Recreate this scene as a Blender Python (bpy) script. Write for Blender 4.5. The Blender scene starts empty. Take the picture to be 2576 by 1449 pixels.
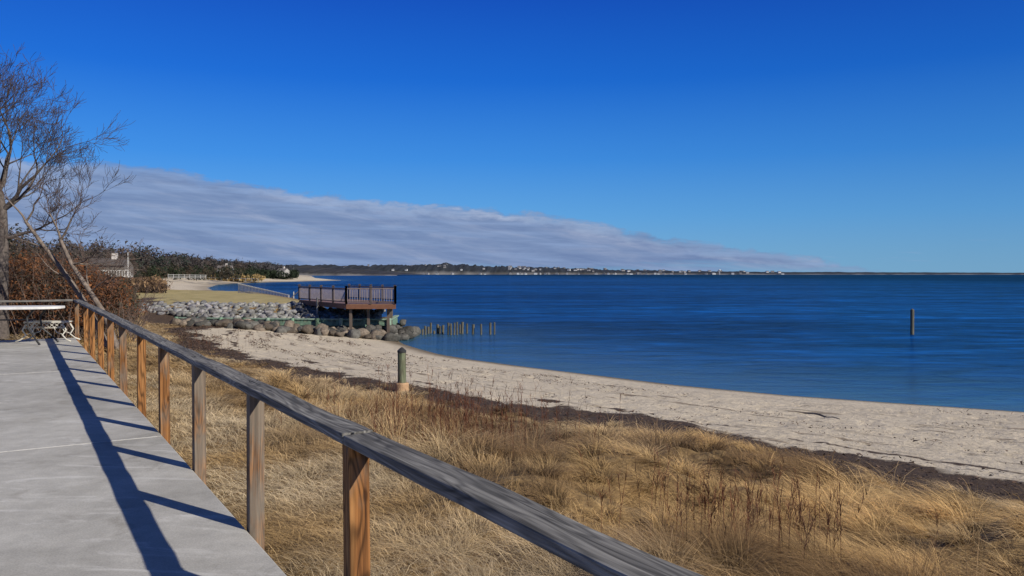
import bpy, math, random
import numpy as np
from mathutils import Vector, Matrix
random.seed(7); rng=np.random.default_rng(7)
S=bpy.context.scene
F=2000.0
SEA=-4.0
d=np.array([-.528,.849]); r=np.array([.849,.528])   # along railing / outward
def LS(x,y): return x*r[0]+y*r[1], x*d[0]+y*d[1]
def XY(L,s): return (L*r[0]+s*d[0], L*r[1]+s*d[1])

# ------------------------------------------------------------------ helpers
def link(o,parent=None):
    S.collection.objects.link(o)
    if parent: o.parent=parent
    return o
def empty(name):
    o=bpy.data.objects.new(name,None); o.empty_display_size=.2; return link(o)
def mesh_np(name,V,Fc,mat,col=None,parent=None,smooth=False,uv=None,extra=None):
    V=np.asarray(V,dtype=np.float32); Fc=np.asarray(Fc,dtype=np.int32)
    me=bpy.data.meshes.new(name); k=Fc.shape[1]
    me.vertices.add(len(V)); me.vertices.foreach_set("co",V.ravel())
    me.loops.add(Fc.size); me.loops.foreach_set("vertex_index",Fc.ravel())
    me.polygons.add(len(Fc)); me.polygons.foreach_set("loop_start",np.arange(0,Fc.size,k,dtype=np.int32))
    me.update(calc_edges=True)
    def addc(n,c):
        a=me.color_attributes.new(name=n,type='FLOAT_COLOR',domain='POINT')
        cc=np.ones((len(V),4),dtype=np.float32); cc[:,:3]=c; a.data.foreach_set("color",cc.ravel())
    if col is not None: addc("Col",col)
    if extra is not None: addc("Col2",extra)
    if uv is not None:
        u=me.uv_layers.new(name="UVMap"); u.data.foreach_set("uv",np.asarray(uv,dtype=np.float32)[Fc.ravel()].ravel())
    if smooth: me.polygons.foreach_set("use_smooth",np.ones(len(Fc),dtype=bool))
    me.materials.append(mat)
    return link(bpy.data.objects.new(name,me),parent)
class MB:
    def __init__(s): s.v=[];s.f=[];s.c=[]
    def add(s,v,f,c=(1,1,1)):
        b=len(s.v); s.v+= [tuple(p) for p in v]; s.f+=[tuple(i+b for i in q) for q in f]; s.c+=[c]*len(v)
    def box(s,c,size,rz=0,col=(1,1,1),M=None):
        x,y,z=[a/2 for a in size]
        R=Matrix.Rotation(rz,3,'Z') if M is None else M
        v=[Vector(c)+R@Vector(p) for p in [(-x,-y,-z),(x,-y,-z),(x,y,-z),(-x,y,-z),(-x,-y,z),(x,-y,z),(x,y,z),(-x,y,z)]]
        s.add(v,[(0,3,2,1),(4,5,6,7),(0,1,5,4),(1,2,6,5),(2,3,7,6),(3,0,4,7)],col)
    def beam(s,a,b,w,h,col=(1,1,1)):
        a=Vector(a);b=Vector(b);D=b-a;l=D.length;D.normalize()
        side=D.cross(Vector((0,0,1)))
        if side.length<1e-4: side=Vector((1,0,0))
        side.normalize(); up=side.cross(D)
        M=Matrix((D,side,up)).transposed()
        s.box((a+b)/2,(l,w,h),col=col,M=M)
    def tube(s,pts,rad,n=6,col=(1,1,1),cap=True):
        pts=[Vector(p) for p in pts]; vs=[];fs=[]
        ref=Vector((.31,.9,.1))
        for i,p in enumerate(pts):
            t=(pts[min(i+1,len(pts)-1)]-pts[max(i-1,0)]).normalized()
            u=t.cross(ref)
            if u.length<.05: u=t.cross(Vector((1,0,0)))
            u.normalize(); w=t.cross(u)
            for k in range(n):
                a=2*math.pi*k/n; vs.append(p+(u*math.cos(a)+w*math.sin(a))*rad[i])
        for i in range(len(pts)-1):
            for k in range(n):
                fs.append((i*n+k,i*n+(k+1)%n,(i+1)*n+(k+1)%n,(i+1)*n+k))
        if cap:
            fs.append(tuple(range(n-1,-1,-1))); fs.append(tuple((len(pts)-1)*n+k for k in range(n)))
        s.add(vs,fs,col)
    def obj(s,name,mat,parent=None,smooth=False,bevel=0,origin=None):
        me=bpy.data.meshes.new(name)
        V=s.v
        if origin is not None: V=[tuple(Vector(p)-Vector(origin)) for p in V]
        me.from_pydata(V,[],s.f)
        a=me.color_attributes.new(name="Col",type='FLOAT_COLOR',domain='POINT')
        a.data.foreach_set("color",np.array([list(c)+[1] for c in s.c],dtype=np.float32).ravel())
        me.update(); me.materials.append(mat)
        if smooth: me.polygons.foreach_set("use_smooth",[True]*len(me.polygons))
        o=link(bpy.data.objects.new(name,me),parent)
        if origin is not None: o.location=origin
        if bevel:
            m=o.modifiers.new("b",'BEVEL'); m.width=bevel; m.segments=2; m.limit_method='ANGLE'
        return o
def vnoise(x,y,seed=0):
    xi=np.floor(x).astype(np.int64); yi=np.floor(y).astype(np.int64); fx=x-xi; fy=y-yi
    fx=fx*fx*(3-2*fx); fy=fy*fy*(3-2*fy)
    def h(a,b):
        n=(a*374761393+b*668265263+seed*974711)&0x7fffffff
        n=((n^(n>>13))*1274126177)&0x7fffffff
        return ((n^(n>>16))&0xffff)/65535.0
    return (h(xi,yi)*(1-fx)+h(xi+1,yi)*fx)*(1-fy)+(h(xi,yi+1)*(1-fx)+h(xi+1,yi+1)*fx)*fy
def fbm(x,y,seed=0,o=4):
    t=0;a=.5
    for i in range(o): t=t+a*vnoise(x*2**i,y*2**i,seed+i); a*=.5
    return t/(1-.5**o)
def sst(a,b,x):
    t=np.clip((x-a)/(b-a),0,1); return t*t*(3-2*t)

# ------------------------------------------------------------------ materials
class NT:
    def __init__(s,name):
        s.m=bpy.data.materials.new(name); s.m.use_nodes=True; s.t=s.m.node_tree
        s.b=s.t.nodes["Principled BSDF"]; s.out=s.t.nodes["Material Output"]
        s.b.inputs["Specular IOR Level"].default_value=.25; s.b.inputs["Roughness"].default_value=.85
    def n(s,t): return s.t.nodes.new(t)
    def l(s,a,b): s.t.links.new(a,b)
    def coords(s,kind='Object',scale=(1,1,1)):
        tc=s.n('ShaderNodeTexCoord'); mp=s.n('ShaderNodeMapping'); mp.inputs['Scale'].default_value=scale
        s.l(tc.outputs[kind],mp.inputs['Vector']); return mp.outputs[0]
    def noise(s,vec,scale,detail=4,rough=.55,dist=0):
        q=s.n('ShaderNodeTexNoise'); q.inputs['Scale'].default_value=scale; q.inputs['Detail'].default_value=detail
        q.inputs['Roughness'].default_value=rough; q.inputs['Distortion'].default_value=dist
        s.l(vec,q.inputs['Vector']); return q.outputs['Fac']
    def ramp(s,fac,stops):
        q=s.n('ShaderNodeValToRGB'); e=q.color_ramp.elements
        while len(e)<len(stops): e.new(.5)
        for i,(p,c) in enumerate(stops):
            e[i].position=p; e[i].color=(c[0],c[1],c[2],1) if hasattr(c,'__len__') else (c,c,c,1)
        s.l(fac,q.inputs[0]); return q.outputs[0]
    def mix(s,fac,a,b,mode='MIX'):
        q=s.n('ShaderNodeMix'); q.data_type='RGBA'; q.blend_type=mode
        for v,i in ((fac,0),(a,6),(b,7)):
            if hasattr(v,'links'): s.l(v,q.inputs[i])
            elif i==0: q.inputs[0].default_value=v
            else: q.inputs[i].default_value=(v[0],v[1],v[2],1)
        return q.outputs[2]
    def math(s,op,a,b=0,clamp=False,c=None):
        q=s.n('ShaderNodeMath'); q.operation=op; q.use_clamp=clamp
        for v,i in ((a,0),(b,1)):
            if hasattr(v,'links'): s.l(v,q.inputs[i])
            else: q.inputs[i].default_value=v
        if c is not None: q.inputs[2].default_value=c
        return q.outputs[0]
    def bump(s,h,strength=.5,dist=.01,prev=None):
        q=s.n('ShaderNodeBump'); q.inputs['Strength'].default_value=strength; q.inputs['Distance'].default_value=dist
        s.l(h,q.inputs['Height'])
        if prev is not None: s.l(prev,q.inputs['Normal'])
        return q.outputs[0]
    def color(s,c): s.l(c,s.b.inputs['Base Color'])
    def normal(s,c): s.l(c,s.b.inputs['Normal'])
    def attr(s,n='Col'):
        q=s.n('ShaderNodeAttribute'); q.attribute_name=n; return q
def simple(name,c,c2=None,scale=5,rough=.8,stretch=(1,1,1),bump=.3,bd=.01):
    M=NT(name); v=M.coords('Object',stretch); n=M.noise(v,scale,6)
    c2=c2 or tuple(x*.65 for x in c)
    M.color(M.ramp(n,[(.3,c2),(.7,c)])); M.normal(M.bump(n,bump,bd)); M.b.inputs['Roughness'].default_value=rough
    return M.m
def vcol(name,rough=.9,scale=3,lo=.7,hi=1.2,transl=0,bump=0):
    M=NT(name); a=M.attr().outputs['Color']; v=M.coords('Object'); n=M.noise(v,scale,5)
    c=M.mix(1.0,a,M.ramp(n,[(.3,lo),(.7,hi)]),'MULTIPLY'); M.color(c); M.b.inputs['Roughness'].default_value=rough
    if bump: M.normal(M.bump(n,bump,.05))
    if transl:
        tr=M.n('ShaderNodeBsdfTranslucent'); M.l(c,tr.inputs[0]); ms=M.n('ShaderNodeMixShader'); ms.inputs[0].default_value=transl
        M.l(M.b.outputs[0],ms.inputs[1]); M.l(tr.outputs[0],ms.inputs[2]); M.l(ms.outputs[0],M.out.inputs[0])
    return M.m
def wood(name,axis,dark,mid,light,grain=1.0,gray=None,freq=26,fine=120):
    M=NT(name)
    oi=M.n('ShaderNodeObjectInfo')
    def co(sa,sb):
        st=[sb,sb,sb]; st[axis]=sa; v=M.coords('Object',tuple(st)); ad=M.n('ShaderNodeVectorMath'); ad.operation='ADD'
        M.l(v,ad.inputs[0]); M.l(M.math('MULTIPLY',oi.outputs['Random'],37),ad.inputs[1]); return ad.outputs[0]
    n1=M.noise(co(1.6,fine),1.0,6,.6,.3)
    n4=M.noise(co(.9,28),1.0,5,.65,.8)
    n2=M.noise(co(.8,7),1.0,2,.45,.2)
    fr=M.math('MULTIPLY_ADD',M.math('SINE',M.math('MULTIPLY',n2,freq*4)),.5,c=.5)
    c=M.ramp(n4,[(.3,dark),(.5,mid),(.72,light)])
    c=M.mix(grain,c,M.ramp(fr,[(0,.36),(.35,.82),(.6,1.05),(1,1.2)]),'MULTIPLY')
    c=M.mix(.8,c,M.ramp(n1,[(.3,.6),(.55,1.05),(.75,1.3)]),'MULTIPLY')
    crk=M.noise(co(.7,48),1.0,3,.5,.15)
    ck=M.ramp(crk,[(.28,1),(.35,0)]); c=M.mix(ck,c,tuple(x*.18 for x in dark))
    vk=M.n('ShaderNodeTexVoronoi'); vk.inputs['Scale'].default_value=1; M.l(co(3.0,9),vk.inputs['Vector'])
    kn=M.ramp(vk.outputs['Distance'],[(.07,1),(.13,0)]); c=M.mix(M.math('MULTIPLY',kn,.75),c,tuple(x*.45 for x in dark))
    if gray:
        v2=M.coords('Object',(6,6,2)); g=M.noise(v2,1.0,4); g2=M.math('ADD',g,M.math('MULTIPLY',oi.outputs['Random'],.30))
        gr=M.mix(.8,gray,M.ramp(n4,[(.3,.45),(.7,1.35)]),'MULTIPLY')
        c=M.mix(M.ramp(g2,[(.64,0),(.82,.85)]),c,gr)
    M.color(c); hb=M.bump(crk,.9,.005,M.bump(n1,.7,.003)); M.normal(hb); M.b.inputs['Roughness'].default_value=.85
    return M.m
m_cap=wood("weathered_rail_wood",0,(.068,.063,.057),(.175,.166,.15),(.33,.313,.28),.6)
m_post=wood("post_wood",2,(.085,.032,.010),(.25,.108,.034),(.42,.225,.085),.85,gray=(.20,.17,.135))
M=NT("pile_wood"); P=M.coords('Object',(30,30,2.5)); n=M.noise(P,1,7,.6,.5); M.color(M.ramp(n,[(.3,(.03,.03,.02)),(.7,(.20,.18,.13))])); M.normal(M.bump(n,.7,.02)); m_pile=M.m
m_seaw=vcol("seawall_timber",.85,6,.6,1.2,bump=.4)
m_rock=vcol("rock",.9,7,.55,1.3,bump=.9)
m_deck=vcol("deck_paint",.6,4,.8,1.1)
m_white=simple("white_paint",(.8,.79,.76),(.62,.6,.56),8,.5)
m_cream=simple("aged_cream_paint",(.68,.65,.57),(.42,.39,.32),14,.6)
m_bark=vcol("bark",.95,9,.5,1.3,bump=.6)
m_leaf=vcol("brush_foliage",.95,1.5,.6,1.3)
m_grass=vcol("dry_grass_blades",.8,2.2,.75,1.15,transl=.2)
m_build=vcol("building_surfaces",.7,2,.9,1.05)

# ------------------------------------------------------------------ shoreline & terrain
shore=np.array([(900,-560),(150,-75),(70,-17),(37.7,6.4),(22,17.9),(14.7,22.9),(9.1,25.9),(5.85,28.4),(3.3,31.1),(.7,33.8),(-2,36.9),(-3.6,39.2),(-4.9,41.9),(-6.2,45),(-6.9,47.5),(-6.8,49.5),
 (-8,52.5),(-12.5,56.5),(-15.2,60),(-19,69),(-23.5,80),(-30,94),(-55,150),(-85,220),(-108,290),(-112,330),(-110,380),(-103,430),(-99,462),(-103,476),(-125,520),(-180,720),(-330,1300),(-700,2600),(-1500,6000)],dtype=float)
land=np.vstack([shore,[(-9000,6000),(-9000,-3000),(900,-3000)]])
def inpoly(x,y,P):
    ins=np.zeros(x.shape,bool); n=len(P)
    for i in range(n):
        x1,y1=P[i]; x2,y2=P[(i+1)%n]
        if y1==y2: continue
        c=((y1>y)!=(y2>y))&(x<(x2-x1)*(y-y1)/(y2-y1)+x1); ins^=c
    return ins
def pdist(x,y,P,closed=False):
    best=np.full(x.shape,1e18); bs=np.zeros(x.shape); acc=0; n=len(P)
    for i in range(n if closed else n-1):
        a=P[i]; b=P[(i+1)%n]; e=b-a; L2=e@e; L=math.sqrt(L2)
        t=np.clip(((x-a[0])*e[0]+(y-a[1])*e[1])/L2,0,1)
        dd=(x-a[0]-t*e[0])**2+(y-a[1]-t*e[1])**2
        m=dd<best; best=np.where(m,dd,best); bs=np.where(m,acc+t*L,bs); acc+=L
    return np.sqrt(best),bs
LOT=np.array([(-75,53.6),(-13.6,53.6),(-15.5,60),(-20,70.5),(-25.2,81.5),(-31,94),(-75,130)],float)
def eo(x,y): return .5*np.clip(x-3,0,14)-.4*sst(0,-4,x)
def terrain(x,y):
    D,s=pdist(x,y,shore); ins=inpoly(x,y,land); D=np.where(ins,D,-D)
    e=eo(x,y); De=D-e*sst(3,10,D)
    w=(fbm(x*.25,y*.25,3)-.5)
    z=np.where(D<0,SEA+np.maximum(D*.06,-3),SEA+.85*np.clip(De/11,0,1)**.8)
    z=z+1.0*sst(11,24,De)+.12*sst(0,25,De)
    L,ss=LS(x,y)
    hum=sst(13,15.5,De)*sst(2,5,np.where(ss>23,6,L))*(D<60)
    foot=np.clip(fbm(x*3.1,y*3.1,41,2)-.60,0,1)*sst(2.5,4,D)*(D<40)
    z=z+w*.16*sst(2,6,D)+(fbm(x*.8,y*.8,9,3)-.5)*.95*hum+(fbm(x*2.2,y*2.2,29)-.5)*.06*sst(1,3,D)-foot*.22
    far=sst(60,140,D); z=z+far*6*fbm(x*.01,y*.01,5)
    dl,_=pdist(x,y,LOT,True); dl=np.where(inpoly(x,y,LOT),-dl,dl)
    k=1-sst(0,4.2,dl)
    z=np.where(dl<4.3,z*(1-k)+np.maximum(z,-2.12)*k,z)
    pk=sst(-.6,.3,1.15-L)*sst(-.6,.2,22.5-ss); z=z*(1-pk)+(-2.45)*pk
    return z,D,s,dl,De
def axis_(a,b,st,lo,hi,g):
    c=list(np.arange(a,b,st)); 
    s_=st; p=c[-1]
    while p<hi: s_*=g; p+=s_; c.append(p)
    s_=st; p=a; l=[]
    while p>lo: s_*=g; p-=s_; l.append(p)
    return np.array(l[::-1]+c)
def grid(xs,ys):
    X,Y=np.meshgrid(xs,ys); nx=len(xs); ny=len(ys)
    i=np.arange(nx*ny).reshape(ny,nx)
    Fc=np.stack([i[:-1,:-1],i[:-1,1:],i[1:,1:],i[1:,:-1]],-1).reshape(-1,4)
    return X.ravel(),Y.ravel(),Fc
def wobf(x,y): return (fbm(x*.35,y*.35,21)-.5)*2.8+(fbm(x*1.4,y*1.4,22)-.5)*1.5
X,Y,Fc=grid(axis_(-30,20,.14,-3000,3000,1.07),axis_(0,62,.16,-400,5500,1.06))
Z,D,SS,DL,De=terrain(X,Y)
wob=wobf(X,Y)
edge=np.where(Y<120,12.1,34)
sand=1-sst(-.4,.4,De+wob*.8-edge)
lawn=sst(-.3,.8,-DL)
sand=sand*(1-sst(-4.6,-3.6,-DL)*(Y>49.3))
wr=np.exp(-((De+wob*.8-11.85)/.8)**2)*(Y<70)*(.6+.7*sst(.35,.6,fbm(X*.6,Y*.6,31)))+.55*np.exp(-((De+wob*.5-9.9)/.18)**2)*(fbm(X*.7,Y*.7,33)>.5)*(Y<70)
wet=1-sst(.2,1.6,D+(fbm(X*.5,Y*.5,4)-.5)*.8)
forest=sst(50,75,D)
M=NT("shore_ground")
a=M.attr('Col'); sp=M.n('ShaderNodeSeparateColor'); M.l(a.outputs['Color'],sp.inputs[0])
a2=M.attr('Col2'); sp2=M.n('ShaderNodeSeparateColor'); M.l(a2.outputs['Color'],sp2.inputs[0])
P=M.coords('Object'); n1=M.noise(P,.5,6); n2=M.noise(P,6,6,.65); n3=M.noise(P,60,3,.7)
soil=M.ramp(n2,[(.3,(.10,.06,.028)),(.55,(.27,.175,.075)),(.75,(.42,.29,.14))])
sandc=M.mix(n1,(.70,.60,.455),(.52,.44,.33)); sandc=M.mix(.55,sandc,M.ramp(n3,[(.3,.6),(.7,1.25)]),'MULTIPLY')
sandc=M.mix(.65,sandc,M.ramp(n2,[(.3,.68),(.65,1.12)]),'MULTIPLY')
uv=M.coords('UV',(.45,2.0,1)); st=M.noise(uv,1.0,8,.7,.6)
uvb=M.coords('UV',(.05,.22,1)); stb=M.noise(uvb,1.0,3)
stk=M.math('MULTIPLY',M.ramp(st,[(.55,0),(.61,1)]),M.ramp(stb,[(.40,.15),(.54,1)]))
stk=M.math('MULTIPLY',stk,sp2.outputs[2])
sandc=M.mix(M.math('MULTIPLY',stk,.8),sandc,M.mix(n2,(.09,.065,.045),(.25,.19,.13)))
sandc=M.mix(sp2.outputs[0],sandc,(.17,.13,.085))
lawnc=M.ramp(M.noise(P,.6,8,.7),[(.3,(.24,.20,.07)),(.5,(.40,.32,.14)),(.7,(.50,.40,.20))])
c=M.mix(sp.outputs[0],soil,sandc)
c=M.mix(sp.outputs[1],c,lawnc)
wf=M.math('MULTIPLY',sp.outputs[2],M.ramp(n2,[(.3,.6),(.5,1.6)]),True)
wf=M.ramp(wf,[(.35,0),(.6,1)])
c=M.mix(wf,c,M.ramp(n3,[(.3,(.025,.017,.012)),(.7,(.12,.08,.055))]))
c=M.mix(sp2.outputs[1],c,(.11,.085,.05))
M.color(c)
b1=M.bump(n2,.7,.10); b2=M.bump(n3,.5,.02,b1); M.normal(b2)
M.b.inputs['Roughness'].default_value=.95
strk=sst(1.5,3.5,D)*(Y<60)
mesh_np("beach_ground",np.stack([X,Y,Z],-1),Fc,M.m,np.stack([sand,lawn,wr],-1),smooth=True,uv=np.stack([SS,D],-1),extra=np.stack([wet*(D>-3),forest,strk],-1))

# sea
X,Y,Fc=grid(axis_(-60,60,.8,-40000,40000,1.12),axis_(0,110,.8,-400,45000,1.12))
D,SS=pdist(X,Y,shore); D=np.where(inpoly(X,Y,land),0,D)
M=NT("sea_surface"); a=M.attr('Col'); sp=M.n('ShaderNodeSeparateColor'); M.l(a.outputs['Color'],sp.inputs[0])
P=M.coords('Object',(.5,1,1)); 
w1=M.noise(P,2.4,6,.62,.5); w2=M.noise(P,.4,5,.6,.3)
Pl=M.coords('Object',(.12,1,1)); w3=M.noise(Pl,.02,5,.7)
Pm=M.coords('Object',(.33,1,1)); wa=M.noise(Pm,.85,4,.6,.6); wb=M.noise(Pm,.22,4,.6,.5); wc=M.noise(Pl,.09,5,.68,.3)
deep=M.mix(M.ramp(w3,[(.38,0),(.62,1)]),(.0015,.030,.125),(.0025,.058,.215))
deep=M.mix(sp.outputs[1],deep,M.mix(M.ramp(w3,[(.38,0),(.62,1)]),(.001,.014,.036),(.002,.028,.075)))
deep=M.mix(1,deep,M.ramp(wa,[(.3,.35),(.5,.9),(.7,1.8)]),'MULTIPLY')  # light and dark of the ripple facets painted into the diffuse colour, several scales
deep=M.mix(.85,deep,M.ramp(wb,[(.3,.5),(.7,1.5)]),'MULTIPLY')
deep=M.mix(.9,deep,M.ramp(wc,[(.32,.5),(.68,1.5)]),'MULTIPLY')
c=M.mix(sp.outputs[0],deep,M.mix(w2,(.03,.10,.15),(.08,.13,.14)))
hh=M.math('ADD',w1,M.math('ADD',M.math('MULTIPLY',w2,3),M.math('MULTIPLY',wa,2))); q=M.n('ShaderNodeBump'); q.inputs['Distance'].default_value=.35
M.l(hh,q.inputs['Height']); M.l(M.math('MULTIPLY_ADD',sp.outputs[2],.8,c=.2),q.inputs['Strength'])
df=M.n('ShaderNodeBsdfDiffuse'); M.l(c,df.inputs[0]); gl=M.n('ShaderNodeBsdfGlossy'); gl.inputs['Roughness'].default_value=.08; gl.inputs['Color'].default_value=(.55,.85,1,1); M.l(q.outputs[0],gl.inputs['Normal'])
fr=M.n('ShaderNodeFresnel'); fr.inputs['IOR'].default_value=1.33; M.l(q.outputs[0],fr.inputs['Normal'])
fm=M.math('MINIMUM',fr.outputs[0],.34)
fm=M.math('MULTIPLY',fm,M.math('SUBTRACT',1,M.math('MULTIPLY',sp.outputs[1],.5)))
ms=M.n('ShaderNodeMixShader'); M.l(fm,ms.inputs[0]); M.l(df.outputs[0],ms.inputs[1]); M.l(gl.outputs[0],ms.inputs[2]); M.l(ms.outputs[0],M.out.inputs[0])
mesh_np("sea_water",np.stack([X,Y,np.full_like(X,SEA)],-1),Fc,M.m,np.stack([.9*np.exp(-D/6.5),sst(60,500,D),sst(0,18,D)],-1))

# ------------------------------------------------------------------ patio
M=NT("patio_concrete"); P=M.coords('Object'); n=M.noise(P,.7,6,.6,.6); nf=M.noise(P,90,3,.7); nm=M.noise(P,5,6,.7)
c=M.ramp(n,[(.3,(.33,.315,.275)),(.5,(.44,.42,.375)),(.68,(.52,.50,.45))])
c=M.mix(.8,c,M.ramp(nm,[(.3,.78),(.7,1.12)]),'MULTIPLY'); c=M.mix(.6,c,M.ramp(nf,[(.35,.7),(.65,1.18)]),'MULTIPLY')
Pm=M.coords('Object',(.5,1.5,1)); nst=M.noise(Pm,1.0,7,.7,2.2); c=M.mix(M.ramp(nst,[(.56,0),(.68,.6)]),c,(.70,.68,.63))
nd=M.noise(P,1.7,6,.7,1.0); c=M.mix(M.ramp(nd,[(.56,0),(.70,.55)]),c,(.21,.19,.155))
nd2=M.noise(P,.35,7,.75,.5); c=M.mix(M.ramp(nd2,[(.52,0),(.62,.3)]),c,(.27,.25,.21))
M.color(c); M.normal(M.bump(nf,.25,.003,M.bump(nm,.3,.006))); m_conc=M.m
pat=empty("concrete_patio")
rz=math.atan2(r[1],r[0])
def slab(s0,s1,i):
    b=MB(); L0,L1=-9,1.2; cx,cy=XY((L0+L1)/2,(s0+s1)/2); b.box((cx,cy,-2.1),(L1-L0,s1-s0,1.0),rz); return b.obj("slab_%d"%i,m_conc,pat,bevel=.012)
js=[-7,1.95,8.45,14.95,22.6]
for i in range(4): slab(js[i]+.006,js[i+1]-.006,i)
m_joint=simple("joint_sealant",(.58,.56,.52),(.4,.39,.36),20)
b=MB()
for s_ in js[2:4]:
    cx,cy=XY(-3.9,s_); b.box((cx,cy,-1.612),(10.1,.02,.03),rz)
b.obj("joints",m_joint,pat)

# ------------------------------------------------------------------ railing
rail=empty("wooden_railing")
def Hr(s_): return -(.69-.055*np.clip((s_-2)/20.5,0,1)+.012*math.sin(s_*.9))
ps=[]; s_=-2.13
while s_<22.3: ps.append(s_); s_+=1.8
ps[-1]=22.55
Lp=1.2+.048
for i,s_ in enumerate(ps):
    top=Hr(s_)-.045; b=MB(); w=.092
    cx,cy=XY(Lp+.002,s_)
    b.box((0,0,(top+2.6)/2),(w,w,top+2.6))
    o=b.obj("post_%d"%i,m_post,rail,bevel=.005); o.location=(cx,cy,-2.6); o.rotation_euler=(random.uniform(-.008,.008),random.uniform(-.008,.008),rz+random.uniform(-.04,.04))
def capboard(i,p0,p1,w=.145,t=.045):
    p0=Vector(p0);p1=Vector(p1); D_=p1-p0; l=D_.length; n=max(2,int(l/.25))
    b=MB(); ang=math.atan2(D_.y,D_.x); vs=[];fs=[]
    for k in range(n+1):
        u=k/n*l
        wob=.004*math.sin(k*1.7+i*3)+.0025*math.sin(k*3.1+i); zz=.004*math.sin(k*1.1+i*2)
        for yy,z in ((-w/2+wob,-t),(w/2+wob*.6,-t),(w/2+wob*.6,zz),(-w/2+wob,zz)): vs.append((u,yy,z))
    for k in range(n):
        a=k*4;c_=a+4
        for q_ in range(4): fs.append((a+q_,a+(q_+1)%4,c_+(q_+1)%4,c_+q_))
    fs.append((0,3,2,1)); e=n*4; fs.append((e,e+1,e+2,e+3)); b.add(vs,fs)
    o=b.obj("cap_board_%d"%i,m_cap,rail,bevel=.006); o.location=p0
    o.rotation_euler=(0,-math.asin(D_.z/l),ang)
br=[ps[0]-.3,ps[3],ps[6],ps[9],22.6+.05]
for i in range(4):
    a0,a1=br[i],br[i+1]-.006
    x0,y0=XY(Lp,a0);x1,y1=XY(Lp,a1); capboard(i,(x0,y0,Hr(a0)),(x1,y1,Hr(a1)))
he=Hr(22.6)
x0,y0=XY(Lp-.08,22.66);x1,y1=XY(-9,22.66); capboard(7,(x0,y0,he),(x1,y1,he-.01))
for k in range(5):
    cx,cy=XY(Lp-1.9*(k+1),22.66); b=MB(); b.box((0,0,(he-.05+2.6)/2),(.09,.09,he-.05+2.6)); o=b.obj("end_post_%d"%k,m_post,rail,bevel=.005); o.location=(cx,cy,-2.6); o.rotation_euler=(0,0,rz)
m_iron=simple("dark_iron",(.05,.05,.05),(.03,.03,.03),10,.5)
b=MB()
for s_ in ps:
    for o_ in (-.025,.025):
        x0,y0=XY(Lp+o_,s_+o_*.4); b.tube([(x0,y0,Hr(s_)-.004),(x0,y0,Hr(s_)+.0045)],[.0045,.0045],8)
b.obj("screws",m_iron,rail)

# ------------------------------------------------------------------ patio furniture
bench=empty("lattice_bench"); b=MB()
cx,cy=-10.95,18.75; zs=-1.6
R2=Matrix.Rotation(.12,3,'Z')
def T(x,y,z): 
    v=R2@Vector((x,y,0)); return (cx+v.x,cy+v.y,zs+z)
hw,hd=.44,.2
for a_,c_ in (((-hw,-hd),(hw,-hd)),((-hw,hd),(hw,hd)),((-hw,-hd),(-hw,hd)),((hw,-hd),(hw,hd))):
    b.beam(T(*a_,.46),T(*c_,.46),.035,.03)
k=-hw
while k<hw-.01:
    for sg in (1,-1):
        x0_=k; x1_=min(hw,k+2*hd); f=(x1_-x0_)/(2*hd)
        b.beam(T(x0_,-sg*hd,.46),T(x1_,-sg*hd+sg*2*hd*f,.46),.012,.010)
    k+=.11
yy=-hd-.002
b.beam(T(-hw,yy,.33),T(hw,yy,.33),.016,.018)
k=-hw
while k<hw-.05:
    b.beam(T(k,yy,.34),T(k+.11,yy,.44),.010,.012); b.beam(T(k+.11,yy+.012,.34),T(k,yy+.012,.44),.010,.012); k+=.11
b.obj("seat",m_cream,bench,bevel=0)
for sx in (-1,1):
    for sy in (-1,1):
        lg=MB(); lg.tube([T(sx*hw*.9,sy*hd,.42),T(sx*(hw+.04),sy*hd,.28),T(sx*(hw-.04),sy*(hd+.01),.16),T(sx*(hw+.06),sy*(hd+.04),.06),T(sx*(hw+.17),sy*(hd+.06),.015)],[.022,.02,.018,.016,.02],8)
        lg.tube([T(sx*hw*.5,sy*hd,.32),T(sx*hw*.62,sy*hd,.22),T(sx*(hw-.05),sy*hd,.18)],[.010,.012,.010],6)
        lg.obj("leg_%d%d"%(sx+1,sy+1),m_cream,bench,smooth=True)
tab=empty("patio_table"); tx,ty=-11.75,17.9; b=MB(); n=48; vs=[];fs=[]
for z in (-.80,-.745):
    for k in range(n):
        a_=2*math.pi*k/n; ca,sa=math.cos(a_),math.sin(a_); e=.6
        px=1.5*math.copysign(abs(ca)**e,ca); py=.5*math.copysign(abs(sa)**e,sa); v=Matrix.Rotation(.2,3,'Z')@Vector((px,py,0)); vs.append((tx+v.x,ty+v.y,z))
for k in range(n): fs.append((k,(k+1)%n,n+(k+1)%n,n+k))
fs.append(tuple(range(n-1,-1,-1))); fs.append(tuple(n+k for k in range(n))); b.add(vs,fs); b.obj("table_top",m_white,tab,bevel=.008)
b=MB()
for sx in (-1,1):
    for sy in (-1,1):
        bx=tx+sx*1.0; by=ty+sy*.25+sx*.2
        b.tube([(bx,by,-.80),(bx-sx*.15,by,-1.0),(bx-sx*.12,by,-1.25),(bx+sx*.12,by+sy*.1,-1.5),(bx+sx*.2,by+sy*.12,-1.59)],[.025,.022,.02,.02,.025],8)
b.beam((tx-.9,ty-.18,-1.05),(tx+.9,ty+.18,-1.05),.03,.03)
b.obj("legs",m_iron,tab,smooth=False)

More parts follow.
